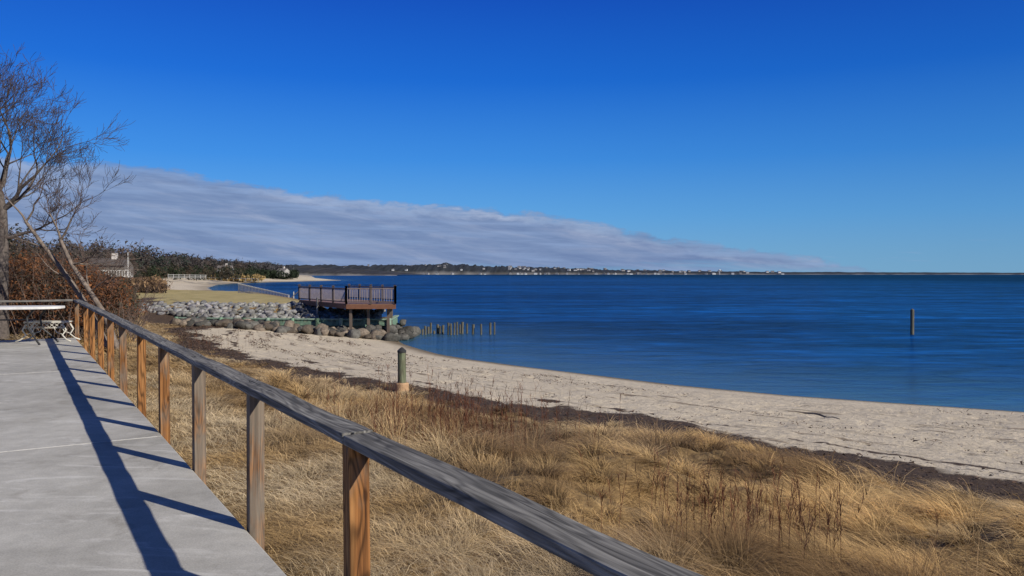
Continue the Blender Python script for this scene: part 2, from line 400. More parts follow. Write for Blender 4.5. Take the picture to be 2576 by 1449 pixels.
# ------------------------------------------------------------------ piles
def zt(x,y): return float(terrain(np.array([float(x)]),np.array([float(y)]))[0][0])
def pile(name,x,y,z0,z1,rad,mat,pointed=False,lean=(0,0)):
    b=MB(); n=14; rings=8; pts=[];rd=[]
    for i in range(rings):
        t=i/(rings-1); pts.append((lean[0]*t,lean[1]*t,(z1-z0)*t)); rd.append(rad*(1+.04*math.sin(i*2.3)))
    if pointed: pts.append((lean[0],lean[1],(z1-z0)+rad*.7)); rd.append(.02)
    b.tube(pts,rd,n); o=b.obj(name,mat,None); o.location=(x,y,z0); return o
bx,by=-2.86,20.6; g=zt(bx,by)
bp=empty("mooring_post")
M=NT("mossy_pile"); P=M.coords('Object',(25,25,2)); n=M.noise(P,1,7,.6,.5); P2=M.coords('Object'); n2=M.noise(P2,5,4)
c=M.mix(M.ramp(n2,[(.4,0),(.6,1)]),M.ramp(n,[(.3,(.05,.05,.03)),(.7,(.2,.2,.13))]),M.ramp(n,[(.3,(.06,.07,.035)),(.7,(.2,.23,.14))])); M.color(c); M.normal(M.bump(n,.8,.02))
top=-(884-688)/F*by; ctop=-(963-688)/F*by
b=MB(); b.tube([(bx,by,g-.3),(bx,by,g+.2),(bx,by,(g+top)/2),(bx,by,top)],[.115,.11,.108,.105],18); o=b.obj("pile",M.m,bp,origin=(bx,by,g))
b=MB(); b.tube([(bx,by,top-.03),(bx,by,top+.02),(bx,by,top+.035),(bx,by,top+.09),(bx,by,top+.11)],[.118,.118,.10,.04,.005],18); b.obj("cap",m_iron,bp)
m_collar=simple("concrete_collar",(.52,.33,.18),(.38,.24,.14),9)
b=MB(); b.tube([(bx,by,g-.3),(bx,by,ctop-.03),(bx,by,ctop)],[.18,.18,.16],20); b.obj("collar",m_collar,bp)
pile("mooring_pile",26.2,52,SEA-1,SEA+1.62,.115,m_pile,True)
for px,yt in [(1040,832),(1047,829),(1055,830),(1062,828),(1071,820),(1077,822),(1083,812),(1092,832),(1101,816),(1106,820),(1113,818),(1127,812),(1135,814),(1142,812),(1150,810),(1157,816),(1162,810),(1175,814),(1189,816),(1211,815),(1233,812),(1244,811)]:
    yy=52.5+random.uniform(-.8,.8); pile("old_piling",(px-1288)/F*yy,yy,SEA-.6,-(yt-688)/F*yy,random.uniform(.055,.09),m_pile,lean=(random.uniform(-.05,.05),0))

# ------------------------------------------------------------------ seawall
sw=MB(); G=(.17,.27,.19); G2=(.28,.38,.29); G3=(.12,.17,.12)
pts=[(-21.0,49.9),(-16.5,49.0),(-11.8,48.3),(-7.4,48.2)]
top=-2.78
for (x0,y0),(x1,y1) in zip(pts[:-1],pts[1:]):
    L_=math.hypot(x1-x0,y1-y0); n=int(L_/1.65)+1
    sw.beam((x0,y0+.05,top),(x1,y1+.05,top),.26,.07,G2)
    sw.beam((x0,y0-.1,top-.28),(x1,y1-.1,top-.28),.09,.2,G)
    m=int(L_/.22)
    for i in range(m):
        t=(i+.5)/m; c_=random.choice([G,G3,(.2,.24,.17)]); sw.box((x0+(x1-x0)*t,y0+(y1-y0)*t,top-.6-.04),(.2,.06,1.2),math.atan2(y1-y0,x1-x0),c_)
    for i in range(n+1):
        t=i/n; sw.tube([(x0+(x1-x0)*t,y0-.22+(y1-y0)*t,-4.0),(x0+(x1-x0)*t,y0-.22+(y1-y0)*t,top+.08)],[.12,.115],10,G2 if i%2 else G)
sw.beam((-7.4,48.2,top),(-7.6,52.5,top),.26,.07,G2); sw.beam((-7.4,48.2,top-.6),(-7.6,52.5,top-.6),.07,1.1,G)
sw.obj("timber_seawall",m_seaw)

# ------------------------------------------------------------------ rocks
def ico():
    import bmesh
    bm=bmesh.new(); bmesh.ops.create_icosphere(bm,subdivisions=2,radius=1)
    v=np.array([p.co[:] for p in bm.verts]); f=np.array([[q.index for q in p.verts] for p in bm.faces]); bm.free(); return v,f
IV,IF=ico()
def rockmesh(name,items):
    Vs=[];Fs=[];Cs=[];b=0
    for (x,y,z,sx,sy,sz,c) in items:
        v=IV.copy()
        for _ in range(9):
            nrm=rng.normal(size=3); nrm/=np.linalg.norm(nrm); h=rng.uniform(.45,.85)
            dd=v@nrm; v=v-np.outer(np.maximum(dd-h,0),nrm)
        v=v*np.array([sx,sy,sz]); a=rng.uniform(0,6.28); ca,sa=math.cos(a),math.sin(a)
        tl=rng.uniform(-.4,.4); v=np.stack([v[:,0],v[:,1]*math.cos(tl)-v[:,2]*math.sin(tl),v[:,1]*math.sin(tl)+v[:,2]*math.cos(tl)],-1)
        v=np.stack([v[:,0]*ca-v[:,1]*sa,v[:,0]*sa+v[:,1]*ca,v[:,2]],-1)+np.array([x,y,z])
        Vs.append(v);Fs.append(IF+b);b+=len(v);Cs.append(np.tile(c,(len(v),1)))
    mesh_np(name,np.vstack(Vs),np.vstack(Fs),m_rock,np.vstack(Cs))
it=[]
for i in range(1300):
    x=random.uniform(-28.0,-8.5); t=random.random(); y=49.4+4.6*t
    if x<-20 and t<.25+(-20-x)*.06: continue
    if x>-13 and y>52.6: continue
    z=-3.05+.98*t+random.uniform(-.05,.12); s=random.uniform(.13,.30); q_=random.uniform(.12,.34)
    c=np.array([q_,q_*random.uniform(.94,1.0),q_*random.uniform(.86,1.0)])
    it.append((x,y,z,s*random.uniform(.9,1.5),s,s*random.uniform(.6,.9),c))
rockmesh("riprap_rocks",it)
it=[]
for i in range(175):
    x=random.uniform(-20.0,-7.0); u=random.random(); y=48.2-2.3*u+max(0,(-15-x))*.15; g=zt(x,y)
    s=random.uniform(.2,.42)*(1 if x<-16 else 1.12); q_=random.uniform(.08,.24)
    if x>-9.5: s*=1.1
    c=np.array([q_*1.12,q_*.90,q_*.70]) if random.random()<.55 else np.array([.1,.095,.085])*random.uniform(.5,1.4)
    it.append((x,y,g+random.uniform(.02,.22)+(1-u)*.1,s*random.uniform(1,1.4),s,s*random.uniform(.65,.95),c))
for i in range(46):
    x=random.uniform(-8.6,-6.3); y=random.uniform(47.3,52); s=random.uniform(.3,.55); q_=random.uniform(.05,.13)
    it.append((x,y,-3.9+random.uniform(.1,.75)*(1 if x<-7 else .4),s*1.2,s,s*.8,np.array([q_,q_*.93,q_*.82])))
for i in range(40):
    t=random.random(); x=-7.8-7*t; y=52+7*t; s=random.uniform(.3,.5); it.append((x,y,-3.5,s*1.2,s,s*.8,np.array([.15,.14,.12])))
rockmesh("shore_boulders",it)

# ------------------------------------------------------------------ deck on the seawall
dk=empty("viewing_deck"); BR=(.10,.078,.074); FA=(.19,.088,.052)
zd=-1.80; PG=[(-9.8,47.0),(-6.90,47.0),(-7.55,51.2),(-11.6,56.6),(-14.5,54.2)]
b=MB(); n=len(PG); vs=[(x,y,zd-.05) for x,y in PG]+[(x,y,zd) for x,y in PG]
b.add(vs,[tuple(range(n-1,-1,-1)),tuple(range(n,2*n))]+[(i,(i+1)%n,n+(i+1)%n,n+i) for i in range(n)],(.22,.13,.09)); b.obj("floor",m_deck,dk)
b=MB()
for i in range(n):
    a_=PG[i];c_=PG[(i+1)%n]; b.beam((a_[0],a_[1],zd-.17),(c_[0],c_[1],zd-.17),.06,.25,FA)
for t in (.2,.4,.6,.8): b.beam((-9.8+2.9*t,47.05,zd-.15),(-11.6+3.8*t,52.6,zd-.15),.05,.18,FA)
b.obj("fascia",m_deck,dk)
b=MB(); pc=MB()
for a_,c_,m in ((PG[4],PG[0],4),(PG[0],PG[1],2),(PG[1],PG[2],3),(PG[2],PG[3],4)):
    L_=math.hypot(c_[0]-a_[0],c_[1]-a_[1])
    for i in range(m+1):
        x=a_[0]+(c_[0]-a_[0])*i/m; y=a_[1]+(c_[1]-a_[1])*i/m
        b.box((x,y,zd+.5),(.12,.12,1.0),0,BR); b.box((x,y,zd+1.02),(.17,.17,.04),0,BR); b.box((x,y,zd+1.055),(.10,.10,.03),0,BR)
    b.beam((*a_,zd+.91),(*c_,zd+.91),.09,.06,(.2,.16,.15)); b.beam((*a_,zd+.12),(*c_,zd+.12),.05,.05,BR)
    q_=int(L_/.14)
    for i in range(q_):
        t=(i+.5)/q_; b.box((a_[0]+(c_[0]-a_[0])*t,a_[1]+(c_[1]-a_[1])*t,zd+.52),(.028,.028,.76),0,(.25,.21,.21))
b.obj("railing",m_deck,dk)
for (x,y) in [(-9.6,47.3),(-8.6,47.6),(-7.4,47.5),(-7.4,48.6),(-7.7,50.8),(-9.3,50.5),(-12,52.5)]:
    pc.box((x,y,(zd-.3-4)/2),(.15,.15,4+zd-.3),0,(.13,.10,.08))
pc.obj("support_posts",m_deck,dk)

# ------------------------------------------------------------------ small fences and poles
def fence(name,p0,p1,z0,z1,h0,h1,sp,mat,rails=2):
    b=MB(); L_=math.hypot(p1[0]-p0[0],p1[1]-p0[1]); n=int(L_/sp)
    for i in range(n+1):
        t=i/n; x=p0[0]+(p1[0]-p0[0])*t;y=p0[1]+(p1[1]-p0[1])*t;z=z0+(z1-z0)*t;h=h0+(h1-h0)*t
        b.box((x,y,z+h/2),(.07,.05,h))
    for k in range(rails):
        f=.9-.65*k/max(1,rails-1); b.beam((*p0,z0+h0*f),(*p1,z1+h1*f),.06,.09)
    b.obj(name,mat)
fence("white_picket_fence",(-29.6,86),(-22.6,80.5),-2.15,-2.9,1.12,.75,.26,m_cream)
fence("white_rail_fence",(-109,252),(-97,252),-1.7,-1.7,1.5,1.3,1.6,m_white,3)
fence("white_rail_fence.001",(-125,300),(-90,282),-2.2,-2.8,1.0,1.0,3.0,m_white,1)
b=MB(); b.tube([(-25.6,40,-2.3),(-25.6,40,3.5)],[.06,.05],10,(.8,.8,.8)); b.tube([(-25.6,40,3.5),(-25.6,40,3.6)],[.09,.02],10,(.8,.8,.8)); b.obj("flagpole",m_white)
b=MB(); b.tube([(-61.8,128,-2.2),(-61.8,128,3.4)],[.06,.04],8); b.box((-61.8,128,.6),(1.1,.06,.06)); b.obj("flagpole.001",m_white)
b=MB(); b.tube([(-23.4,84,-2.6),(-21.7,82,-1.55)],[.05,.04],8); b.tube([(-22.8,83,-3.2),(-22.8,83,-1.9)],[.05,.05],8); b.obj("davit_pole",m_cream)
b=MB()
for x_,y_ in ((-12.4,50.6),(-12.55,51.2)): b.tube([(x_,y_,-3),(x_,y_,-1.55)],[.07,.065],10,(.35,.32,.28))
b.obj("timber_post",m_bark)

# ------------------------------------------------------------------ houses
def house(name,x,y,z,w,dp,h,rh,rot=0,wall=(.75,.73,.7),roof=(.16,.14,.13),detail=True,trim=None):
    e=empty(name) if detail else None; trim=trim or wall
    R=Matrix.Rotation(rot,3,'Z')
    def P3(a,b_,c_): v=R@Vector((a,b_,0)); return (x+v.x,y+v.y,z+c_)
    b=MB(); b.add([P3(-w/2,-dp/2,0),P3(w/2,-dp/2,0),P3(w/2,dp/2,0),P3(-w/2,dp/2,0),P3(-w/2,-dp/2,h),P3(w/2,-dp/2,h),P3(w/2,dp/2,h),P3(-w/2,dp/2,h),P3(-w/2,0,h+rh),P3(w/2,0,h+rh)],
      [(0,1,5,4),(2,3,7,6),(1,2,6,9,5),(3,0,4,8,7)],wall); 
    q=MB(); o_=.35; q.add([P3(-w/2-o_,-dp/2-o_,h-.2),P3(w/2+o_,-dp/2-o_,h-.2),P3(w/2+o_,0,h+rh+.03),P3(-w/2-o_,0,h+rh+.03),P3(w/2+o_,dp/2+o_,h-.2),P3(-w/2-o_,dp/2+o_,h-.2)],[(0,1,2,3),(3,2,4,5)],roof)
    q.box(P3(w*.1,0,h+rh+.3),(.8,.8,1.2),rot,(.6,.55,.5))
    wn=MB()
    nw=max(2,int(w/1.6))
    for fl in range(max(1,int(h/2.5))):
        for i in range(nw):
            wn.box(P3(-w/2+w*(i+.5)/nw,-dp/2-.02,1.4+fl*2.5),(.95,.06,1.3),rot,(.04,.05,.07))
            if detail: wn.box(P3(-w/2+w*(i+.5)/nw,-dp/2-.03,2.1+fl*2.5),(1.15,.08,.12),rot,trim)
        wn.box(P3(w/2+.02,0,1.4+fl*2.5),(.06,1.3,1.3),rot,(.04,.05,.07))
    if detail:
        b.obj("walls",m_build,e); q.obj("roof",m_build,e); wn.obj("windows",m_build,e)
        dr=MB(); dr.box(P3(w*.3,-dp/2-.8,2.45),(w*.9,1.5,.14),rot,trim)
        for k in range(13): dr.box(P3(-w*.15+k*w*.075,-dp/2-1.5,2.95),(.07,.07,.9),rot,trim)
        dr.box(P3(w*.3,-dp/2-1.5,3.4),(w*.9,.09,.09),rot,trim)
        for k in range(4): dr.box(P3(-w*.15+k*w*.3,-dp/2-1.5,1.2),(.15,.15,2.4),rot,trim)
        dr.obj("balcony",m_build,e)
        return e
    return b,q,wn
house("shore_house",-67.0,133,-2.9,5.4,6,4.4,1.0,.2,wall=(.15,.13,.11),roof=(.11,.095,.085),trim=(.6,.58,.54))
house("white_house",-128,355,-2,6.0,6,4.0,1.6,.1,wall=(.5,.48,.46))
house("white_cottage",-118,410,-1.6,4.6,5,3.0,1.3,-.3,wall=(.4,.38,.36))

# ------------------------------------------------------------------ distant vegetation
def clumps(name,items,ntri,mat,parent=None,vert=.0):
    Vs=[];Cs=[]
    for (x,y,z,rx,h,c,sz) in items:
        n=ntri; u=rng.normal(size=(n,3)); u/=np.linalg.norm(u,axis=1)[:,None]; rad=rng.uniform(.25,1,n)**.45
        p=u*rad[:,None]*np.array([rx,rx,h/2]); p[:,2]=p[:,2]+h/2
        p+= np.array([x,y,z])
        a=rng.normal(size=(n,3))*sz; b_=rng.normal(size=(n,3))*sz
        if vert: a[:,2]+=vert*sz*np.sign(rng.normal(size=n)); 
        Vs.append(np.stack([p,p+a,p+b_],1).reshape(-1,3))
        sh=rng.uniform(.6,1.3,n); Cs.append(np.repeat(np.array(c)[None]*sh[:,None],3,0))
    V=np.vstack(Vs); Fc=np.arange(len(V)).reshape(-1,3)
    return mesh_np(name,V,Fc,mat,np.vstack(Cs),parent)
path=np.array([(-62,60),(-78,95),(-96,160),(-112,215),(-134,300),(-165,440),(-198,600),(-240,800),(-300,1050),(-380,1400)],float)
seg=np.linalg.norm(np.diff(path,axis=0),axis=1); cum=np.r_[0,np.cumsum(seg)]
it=[]
for i in range(1100):
    t=cum[-1]*random.random()**1.6; x=np.interp(t,cum,path[:,0]); y=np.interp(t,cum,path[:,1]); off=random.uniform(0,70)
    x-=off*.9; y+=off*.15; h=random.uniform(7.5,11.5)*(1+.0002*y)
    if y<330: h*=1.12
    g=random.random()
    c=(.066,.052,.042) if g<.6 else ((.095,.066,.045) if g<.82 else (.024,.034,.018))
    fz=min(.4,y/2600); c=tuple(a_*(1-fz)+b_*fz for a_,b_ in zip(c,(.07,.09,.13)))  # distance haze painted in: tree colours fade to blue-grey
    zz=-1.8+off*.02; sz=.24+y*.0009
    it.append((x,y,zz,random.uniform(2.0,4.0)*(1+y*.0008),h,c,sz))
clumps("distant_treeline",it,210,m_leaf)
it=[]
for i in range(110):
    px=random.uniform(615,745); y=random.uniform(400,470); it.append(((px-1288)/F*y,y,-2.6,random.uniform(1.5,3),random.uniform(2.5,5.2),(.022,.032,.016),.5))
for i in range(90):
    px=random.uniform(340,640); y=random.uniform(270,420); it.append(((px-1288)/F*y,y,-2.3,random.uniform(1.5,3),random.uniform(3,6.5),random.choice([(.024,.034,.017),(.06,.045,.03)]),.4))
clumps("evergreen_shrubs",it,130,m_leaf)
it=[]
for i in range(160):
    px=random.uniform(515,650); y=random.uniform(330,420); it.append(((px-1288)/F*y,y,-2.9,random.uniform(1.5,3),random.uniform(1.5,2.3),(.38,.26,.11),.4))
for i in range(110):
    px=random.uniform(255,400); y=random.uniform(85,118); it.append(((px-1288)/F*y,y,-2.3,random.uniform(.8,1.5),random.uniform(.8,2.0),random.choice([(.19,.12,.065),(.10,.06,.04),(.08,.055,.04)]),.14))
clumps("marsh_reeds",it,110,m_leaf,vert=1.5)

# far shore ridge
RO=[(0,-.02),(8,.0),(18,.35),(60,.62),(140,.9),(220,1.0),(460,.6)]
def ridge(name,prof,dist,col,seed,beach=(.17,.16,.155)):
    px=np.arange(prof[0][0],prof[-1][0],3.0); top=np.interp(px,[p[0] for p in prof],[p[1] for p in prof])
    n_=fbm(px*.03,px*0,seed,5)-.5; n2_=vnoise(px*.22,px*0,seed+4)-.5
    top=top*(1+.35*n_)+3.6*n2_*np.clip(top/15,0.2,1)
    x=(px-1288)/F*dist; rows=[];cs=[]
    for k,(yo,hf) in enumerate(RO):
        z=SEA+1.0*(k>0)+np.maximum(top,1)*hf*(1+.25*(vnoise(px*.3,px*0+k*9,seed)-.5))
        rows.append(np.stack([x,np.full_like(x,dist+yo),z],-1))
        cc=np.array(col)[None]*(.5+1.1*vnoise(px*.35,px*0+k*5.5,seed+7))[:,None]
        if k<=1: cc=np.array(beach)[None]*(.4+1.1*vnoise(px*.05,px*0,seed+8))[:,None]
        cs.append(cc)
    V=np.vstack(rows); n=len(px); i=np.arange(len(rows)*n).reshape(len(rows),n)
    Fc=np.stack([i[:-1,:-1],i[:-1,1:],i[1:,1:],i[1:,:-1]],-1).reshape(-1,4)
    mesh_np(name,V,Fc,m_leaf,np.vstack(cs))
PR=[(500,34),(760,35),(900,36),(1020,35),(1060,39),(1110,43),(1160,37),(1250,32),(1350,28),(1500,22),(1650,15),(1800,11.5),(2000,9),(2300,7.5),(2600,6),(3200,5)]
ridge("far_shore_hills",PR,3000,(.026,.031,.038),3)  # bluish base colour has the distance haze painted in
ridge("far_shore_hills.001",[(560,16),(700,17),(790,13),(880,10),(960,5),(1000,1)],1500,(.035,.034,.035),13)
vb=MB()
for i in range(125):
    px=random.choice([random.uniform(830,1250),random.uniform(1270,1640),random.uniform(1270,1640),random.uniform(1640,2000)])
    yo=random.choice([4,4,30,60,100,150,200]); hf=np.interp(yo,[a[0] for a in RO],[a[1] for a in RO]); tp=np.interp(px,[a[0] for a in PR],[a[1] for a in PR])
    w=random.uniform(6,13)
    a_,c_,e_=house("h",(px-1288)/F*3000,3000+yo-7,SEA+.5+tp*hf*.93,w,9,random.uniform(3,5),2.5,random.uniform(-.4,.4),wall=random.choice([(.62,.62,.62),(.45,.43,.42),(.22,.21,.21)]),roof=random.choice([(.15,.15,.17),(.09,.09,.10)]),detail=False)
    for src in (a_,c_): vb.add(src.v,src.f); vb.c[-len(src.v):]=src.c
vb.obj("shoreline_village",m_build)
wt=MB(); xt=(1810-1288)/F*2990
wt.tube([(xt,2990,SEA),(xt,2990,SEA+13),(xt,2990,SEA+15),(xt,2990,SEA+18),(xt,2990,SEA+20)],[1.2,1.2,4,4,1],12,(.6,.62,.65)); wt.obj("water_tower",m_build)

# ------------------------------------------------------------------ trees
def branch(b,p,dr,L,rad,lvl,maxl,col,up=.12,spread=.7,rmin=.006,kids=(3,5)):
    n=5 if lvl<2 else 4; pts=[p]; rd=[rad]; q=p.copy(); dv=dr.normalized()
    er=max(rmin,rad*.45)
    for i in range(n):
        dv=(dv+Vector((random.gauss(0,.16),random.gauss(0,.16),random.gauss(0,.13)+up))).normalized()
        q=q+dv*L/n; pts.append(q.copy()); rd.append(rad+(er-rad)*(i+1)/n)
    b.tube(pts,rd,7 if lvl<2 else (5 if lvl<3 else 3),col if lvl<3 else tuple(c*k_ for c,k_ in zip(col,(.68,.6,.6))),cap=False)
    if lvl>=maxl: return
    nk=random.randint(*kids)
    for k in range(nk):
        t=random.uniform(.3,1.0) if k else 1.0
        idx=min(n-1,int(t*n)); fr=t*n-idx; pos=pts[idx].lerp(pts[idx+1],fr)
        base=(pts[idx+1]-pts[idx]).normalized()
        side=Vector((random.gauss(0,1),random.gauss(0,1),random.gauss(0,.6))); side-=side.dot(base)*base; side.normalize()
        a_=spread*random.uniform(.6,1.25) if k else .25
        nd=(base*math.cos(a_)+side*math.sin(a_)).normalized()
        rr_=rd[idx]*(.8 if k==0 else random.uniform(.45,.65))
        branch(b,pos,nd,L*random.uniform(.58,.8),max(rmin,rr_),lvl+1,maxl,col,up,spread,rmin,kids)
random.seed(11)
b=MB(); BK=(.12,.10,.088)
base=Vector((-18.0,28,-2.3))
tr=[base,Vector((-17.95,28,-.5)),Vector((-17.9,28,1.2)),Vector((-17.95,28.05,2.2)),Vector((-18.1,28.1,2.9))]
b.tube(tr,[.25,.19,.17,.15,.13],10,BK,cap=False)
for (t,dr,L,rd) in [(4,(-.1,.1,1),2.05,.11),(4,(.3,-.1,1),2.05,.10),(3,(.8,.1,.65),1.95,.085),(3,(-.8,.2,.8),2.2,.09),(2,(.95,-.3,.45),1.7,.065),(4,(.1,-.8,.9),1.9,.08),(4,(-.2,.8,.9),1.9,.08),(2,(-.8,-.4,.6),1.8,.06),(3,(.6,.5,.7),1.9,.075),(4,(.7,.2,.9),1.85,.08)]:
    branch(b,tr[t].copy(),Vector(dr),L,rd,1,6,BK,.07,.62,.0055,(3,4))
b.obj("bare_tree",m_bark,smooth=True)
random.seed(23)
b=MB(); BK2=(.20,.16,.13)
A=[Vector(p) for p in [(-12.9,26,-2.5),(-13.35,26,-1.3),(-13.8,26,-.6),(-14.4,26,.3),(-14.75,26,1.1)]]
b.tube(A,[.10,.085,.08,.065,.055],8,BK2,cap=False)
B=[Vector(p) for p in [(-13.4,26.4,-2.5),(-14.1,26.4,-1.1),(-14.7,26.4,-.2),(-15.4,26.3,.8),(-16.0,26.2,1.7)]]
b.tube(B,[.10,.085,.08,.065,.05],8,BK2,cap=False)
for P0,dr,L,rd in [(A[4],(.45,0,1),.95,.045),(A[4],(-.4,.3,1),.95,.04),(A[3],(.95,-.1,.25),1.1,.035),(A[3],(.8,.3,.0),1.0,.03),(B[4],(-.3,0,1),.9,.04),(B[4],(.5,.2,.9),.9,.04),(B[3],(-.8,0,.5),1.1,.03),(A[2],(-.5,.3,.8),1.1,.035),(B[2],(-.6,-.3,.7),1.1,.03),(A[2],(.9,0,.3),1.0,.028)]:
    branch(b,P0.copy(),Vector(dr),L,rd,2,5,BK2,.02,.65,.005,(3,4))
b.obj("leaning_tree",m_bark,smooth=True)

# brush beside the patio
random.seed(5)
it=[]
for i in range(290):
    y=random.uniform(29,44); px=random.uniform(-160,310); x=(px-1288)/F*y
    topz=(1.15 if px<170 else 1.15-(px-170)*.0105)*random.uniform(.4,1.05)+ (y-32)*.02
    g=-2.3; h=max(.8,(topz-g)*random.uniform(.55,1)); 
    c=random.choice([(.17,.065,.025),(.20,.085,.035),(.11,.055,.035),(.08,.055,.04),(.05,.045,.03)])
    it.append((x,y,g+ (topz-g-h)*random.random(),random.uniform(.5,1.0),h,c,.05))
clumps("brush_thicket",it,560,m_leaf)
b=MB()
for i in range(620):
    y=random.uniform(28,42); px=random.uniform(-120,350); x=(px-1288)/F*y; h=random.uniform(1.6,3.9) if px<260 else random.uniform(.8,2.2)
    p=Vector((x,y,-2.4)); dr=Vector((random.gauss(0,.35),random.gauss(0,.3),1)); pts=[p];
    for k in range(4): p=p+dr.normalized()*h/4; dr+=Vector((random.gauss(0,.2),random.gauss(0,.2),0)); pts.append(p.copy())
    b.tube(pts,[.018,.014,.011,.008,.004],3,(.14,.10,.08),cap=False)
    for k in range(3):
        q=pts[random.randint(1,3)]; e=q+Vector((random.gauss(0,.4),random.gauss(0,.4),random.uniform(.2,.7))); b.tube([q,e],[.007,.003],3,(.14,.10,.08),cap=False)
b.obj("bare_shrub",m_bark)

# ------------------------------------------------------------------ dune grass
def blades(name,P,h,ang,lean,wd,col,mat):
    n=len(P); ts=np.array([0,.4,.75,1.0]); dirv=np.stack([np.cos(ang),np.sin(ang)],-1)
    wa=ang+np.pi/2+rng.normal(0,.7,n); wv=np.stack([np.cos(wa),np.sin(wa),np.zeros(n)],-1)
    V=np.zeros((n,7,3),np.float32)
    for i,t in enumerate(ts):
        c=np.zeros((n,3)); hor=lean*h*t**1.5; c[:,:2]=dirv*hor[:,None]
        c[:,2]=h*(t-.56*np.clip(lean,0,1.5)*t*t)
        c+=P; ww=wd*(1-.75*t)
        if i<3: V[:,2*i]=c-wv*ww[:,None]; V[:,2*i+1]=c+wv*ww[:,None]
        else: V[:,6]=c
    pat_=np.array([(0,1,3),(0,3,2),(2,3,5),(2,5,4),(4,5,6)])
    Fc=(np.arange(n)[:,None,None]*7+pat_[None]).reshape(-1,3)
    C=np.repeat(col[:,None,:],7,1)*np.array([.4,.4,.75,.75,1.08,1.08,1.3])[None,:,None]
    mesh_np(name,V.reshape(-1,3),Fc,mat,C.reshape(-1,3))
N=4300000
x=rng.uniform(-27,20,N); y=rng.uniform(-1,52,N)
dist=np.hypot(x,y+1); pr=np.minimum(1,(6/dist)**1.3)
infr=(np.abs(x)<(y+3)*.72+2)
k=(rng.random(N)<pr)&infr; x=x[k];y=y[k]
L,s_=LS(x,y); k=((L>1.3)|(s_>22.9)); x=x[k];y=y[k]
cell=.62; ci=np.floor(x/cell); cj=np.floor(y/cell)
hx=vnoise(ci*7.13+.5,cj*3.7+.5,50); hy=vnoise(ci*5.3+.5,cj*9.1+.5,51)
tx_=(ci+.0+1.*hx)*cell; ty_=(cj+.0+1.*hy)*cell
L,s_=LS(x,y); matted=1-sst(2.4,4.8,L+(fbm(x*.4,y*.4,60)-.5)*2.5); matted=np.where(s_>22.9,.35,matted)
kk=(rng.random(len(x))<.78*(1-.8*matted))
x=np.where(kk,tx_+(x-tx_)*.36,x); y=np.where(kk,ty_+(y-ty_)*.36,y)
z,D,_,DL,De=terrain(x,y)
cov=fbm(x*.8,y*.8,70)
k=(De+wobf(x,y)*.9+ (cov-.5)*2.6>12.45)&(DL>1.2)&((L>1.3)|(s_>22.9))&(DL+ (y<48)*9>4.4)&((cov>.3)|(matted>.5))
k&=~((y>43)&(x>-19.5))
x,y,z,De,matted,tx_,ty_,kk,L,ci,cj=[a_[k] for a_ in (x,y,z,De,matted,tx_,ty_,kk,L,ci,cj)]
n=len(x); dist=np.hypot(x,y)
f1=fbm(x*.45,y*.45,80); f2=fbm(x*1.3,y*1.3,90)
edgefade=sst(12,15.5,De)
tv=vnoise(ci*3.3+.5,cj*3.9+.5,55)
h=(.14+.10*rng.random(n))*matted+(1-matted)*(.32+.50*sst(.35,.65,f1)*rng.uniform(.4,1.15,n))*(.5+.5*edgefade)*rng.uniform(.6,1.1,n)*(.7+.6*tv)
wind=2.6+(fbm(x*.35,y*.35,100)-.5)*6.0
out=np.arctan2(y-ty_,x-tx_)
wx=np.cos(wind)*.7+np.cos(out)*.85*kk+rng.normal(0,.24,n); wy=np.sin(wind)*.7+np.sin(out)*.85*kk+rng.normal(0,.24,n)
mang=rng.uniform(0,6.28,n); ang=np.where(rng.random(n)<matted*.4,mang,np.arctan2(wy,wx))
lean=np.clip(matted*1.35+(1-matted)*(.7+.85*f2)+rng.normal(0,.2,n),.12,1.6)
wd=.0016*np.maximum(1,dist/5.0)**.92*rng.uniform(.6,1.4,n)
c0=np.array([.80,.64,.41]); c1=np.array([.62,.41,.18]); c2=np.array([.13,.070,.033]); c3=np.array([.62,.46,.26])
g=(sst(.35,.65,fbm(x*.5+9,y*.5,110)))[:,None]; g2=(sst(.42,.57,fbm(x*.6,y*.8+5,120)))[:,None]; mm=matted[:,None]
col=(c0*mm+c3*(1-mm))*(1-g)+c1*g
fk=g2*(.86-mm*.68)*(.75+.25*rng.random((n,1)))
col=col*(1-fk)+c2*fk
col=col*rng.uniform(.55,1.4,(n,1))*((.55+.95*tv[:,None])*(1-mm)+mm)
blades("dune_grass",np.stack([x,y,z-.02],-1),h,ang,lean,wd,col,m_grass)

# dead weed stalks
def weeds(name,regs):
    P=[];H=[];A_=[];Ln=[];W_=[];C_=[]
    for (x0,x1,y0,y1,cnt,h0,h1) in regs:
        for i in range(cnt):
            x=random.gauss((x0+x1)/2,(x1-x0)/3.2);y=random.uniform(y0,y1); L_,s2=LS(x,y)
            if L_<1.6: continue
            h=random.uniform(h0,h1); z=zt(x,y); c=random.choice([(.19,.07,.035),(.25,.10,.05),(.14,.06,.04)]); a_=random.uniform(0,6.28); ln=random.uniform(.02,.25)
            P.append((x,y,z));H.append(h);A_.append(a_);Ln.append(ln);W_.append(.0028);C_.append(c)
            for k in range(10):
                t=random.uniform(.4,.98); hh=random.uniform(.05,.17)
                P.append((x+math.cos(a_)*ln*h*t**1.5,y+math.sin(a_)*ln*h*t**1.5,z+h*(t-.56*ln*t*t)));H.append(hh);A_.append(random.uniform(0,6.28));Ln.append(random.uniform(.2,.8));W_.append(random.uniform(.0018,.0035));C_.append(c)
    blades(name,np.array(P),np.array(H),np.array(A_),np.array(Ln),np.array(W_),np.array(C_),m_grass)
weeds("dead_weed_stalks",[(-2.0,.5,9.4,12.5,330,.6,1.2),(1.2,2.7,5.6,7.8,120,.45,.85),(-.6,1.5,13,15.5,15,.4,.8),(-13.5,-10,30,34,60,.4,.8)])

